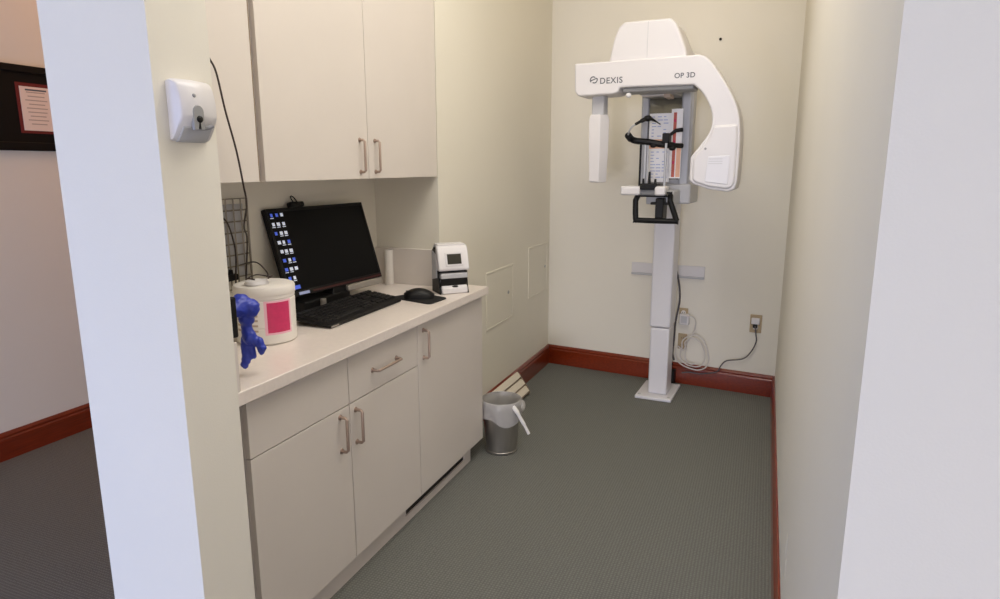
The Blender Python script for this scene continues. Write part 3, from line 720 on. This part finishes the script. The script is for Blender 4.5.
# instruction sheets hung on the carriage
def sheet(name, label, x0, x1, z0, z1, rz, lines, y=-.255):
    t = thing(name, label, 'paper', xr.matrix_world @ Vector((0, 0, 0)), -.055, 'instruction sheets on the x-ray unit')
    t.location = (-.5925, 4.358, 0)
    p = B(); n = 8; rows_ = []
    for i in range(n+1):
        f_ = i/n; x = x0+(x1-x0)*f_; yy = y - .010*math.sin(PI*f_)
        rows_.append((x, yy))
    p.loft([[(x, yy, z0), (x, yy-.0012, z0), (x, yy-.0012, z1), (x, yy, z1)] for x, yy in rows_])
    obj('sheet', p, 'paper', t)
    return t, (lambda f_: y - .010*math.sin(PI*f_) - .0012)
t1, fy = sheet('instruction_sheet', 'white instruction sheet with blue print at the middle of the carriage', -.078, .052, 1.415, 1.815, 0, 0)
for rows_ in (range(0, 7), range(11, 20)):
    q = B()
    for r in rows_:
        z = 1.795-.0185*r
        for c in range(3):
            if random.random() < .15: continue
            f0 = .12+.27*c; f1 = f0+random.uniform(.10, .24)
            q.loft([[(-.078+.13*f_, fy(f_)-h, z+s_) for s_, h in ((-.0025, -.0004), (-.0025, .0006), (.0025, .0006), (.0025, -.0004))] for f_ in (f0, (f0+f1)/2, f1)])
    obj('print', q, 'blue', t1)
q = B(); q.loft([[(-.078+.13*f_, fy(f_)-h, z) for z, h in ((1.612, -.0004), (1.612, .0005), (1.665, .0005), (1.665, -.0004))] for f_ in [.03+.94*i/8 for i in range(9)]])
obj('peach_band', q, 'orange', t1)
q = B()
for c in range(5):
    q.loft([[(-.078+.13*f_, fy(f_)-h, z) for z, h in ((1.640, .0004), (1.640, .0010), (1.650, .0010), (1.650, .0004))] for f_ in (.22+.13*c, .22+.13*c+.08)])
obj('red_print', q, 'red', t1)
t2, fy2 = sheet('instruction_sheet', 'narrow white sheet with a red stripe on the right of the carriage', .056, .122, 1.438, 1.835, 0, 0, y=-.285)
q = B(); q.loft([[(.056+.066*f_, fy2(f_)-h, z) for z, h in ((1.445, -.0004), (1.445, .0006), (1.815, .0006), (1.815, -.0004))] for f_ in (.22, .35, .50)])
obj('red_stripe', q, 'red', t2)
for r in range(3):
    z = 1.77-.12*r; q = B()
    q.loft([[(.056+.066*f_, fy2(f_)-h, z+s) for s, h in ((-.008, .0005), (-.008, .0011), (.008, .0011), (.008, .0005))] for f_ in (.28, .45)])
    obj('red_mark', q, 'pink', t2)
q = B(); q.loft([[(.056+.066*f_, fy2(f_)-h, z) for z, h in ((1.445, -.0004), (1.445, .0005), (1.64, .0005), (1.64, -.0004))] for f_ in (.6, .75, .96)])
obj('peach_column', q, 'orange', t2)

# ------------------------------------------------------------------ lights
def area(name, loc, rot, sx, sy, col, power, spread=None):
    l = bpy.data.lights.new(name, 'AREA'); l.shape = 'RECTANGLE'; l.size = sx; l.size_y = sy; l.color = col; l.energy = power
    if spread: l.spread = spread
    o = bpy.data.objects.new(name, l); COL.objects.link(o); o.location = loc; o.rotation_euler = rot
    return o
LIGHTS = [
    ('assumed_ceiling_lamp_alcove', (-.40, 2.05, H-.03), (0, 0, 0), 1.0, 1.8, (1, .945, .87), 38.5),  # lamp assumed from the warm light on the upper walls, no fixture modelled
    ('fill_end', (-.45, 3.75, H-.03), (0, 0, 0), 1.2, 1.2, (1, .7, .3), 2.5),  # added fill to lift the back wall, no known fixture
    ('assumed_ceiling_lamp_side_room', (-2.8, 3.2, H-.03), (0, 0, 0), .9, 1.4, (1, .48, .18), 14.8),  # unseen lamp assumed from the far room's warm wall tint
    ('fill_near_left', (-2.3, -2.0, .40), (PI/2, 0, 0), 1.4, .7, (.20, .40, 1), 46),  # added blue fill for the partition front
    ('fill_side', (2.45, -1.9, .6), (PI/2, 0, PI/2), 1.4, 1.0, (1, .88, .9), 26),  # added fill for the base cabinets, no window in this wall
    ('assumed_rear_window', (.9, -12.4, 1.15), (PI/2, 0, 0), 2.4, 2.2, (.84, .84, 1), 660),  # window assumed from cool light behind the viewer, set far back to even falloff
]
for a_ in LIGHTS: area(*a_)
w = bpy.data.worlds.new('world'); S.world = w; w.use_nodes = True
w.node_tree.nodes['Background'].inputs[0].default_value = (.80, .88, 1.0, 1)
w.node_tree.nodes['Background'].inputs[1].default_value = .0

vs = S.view_settings
S.display_settings.display_device = 'sRGB'
vs.view_transform = 'Standard'; vs.look = 'None'; vs.gamma = 1.0; vs.exposure = 0.0; vs.use_curve_mapping = False
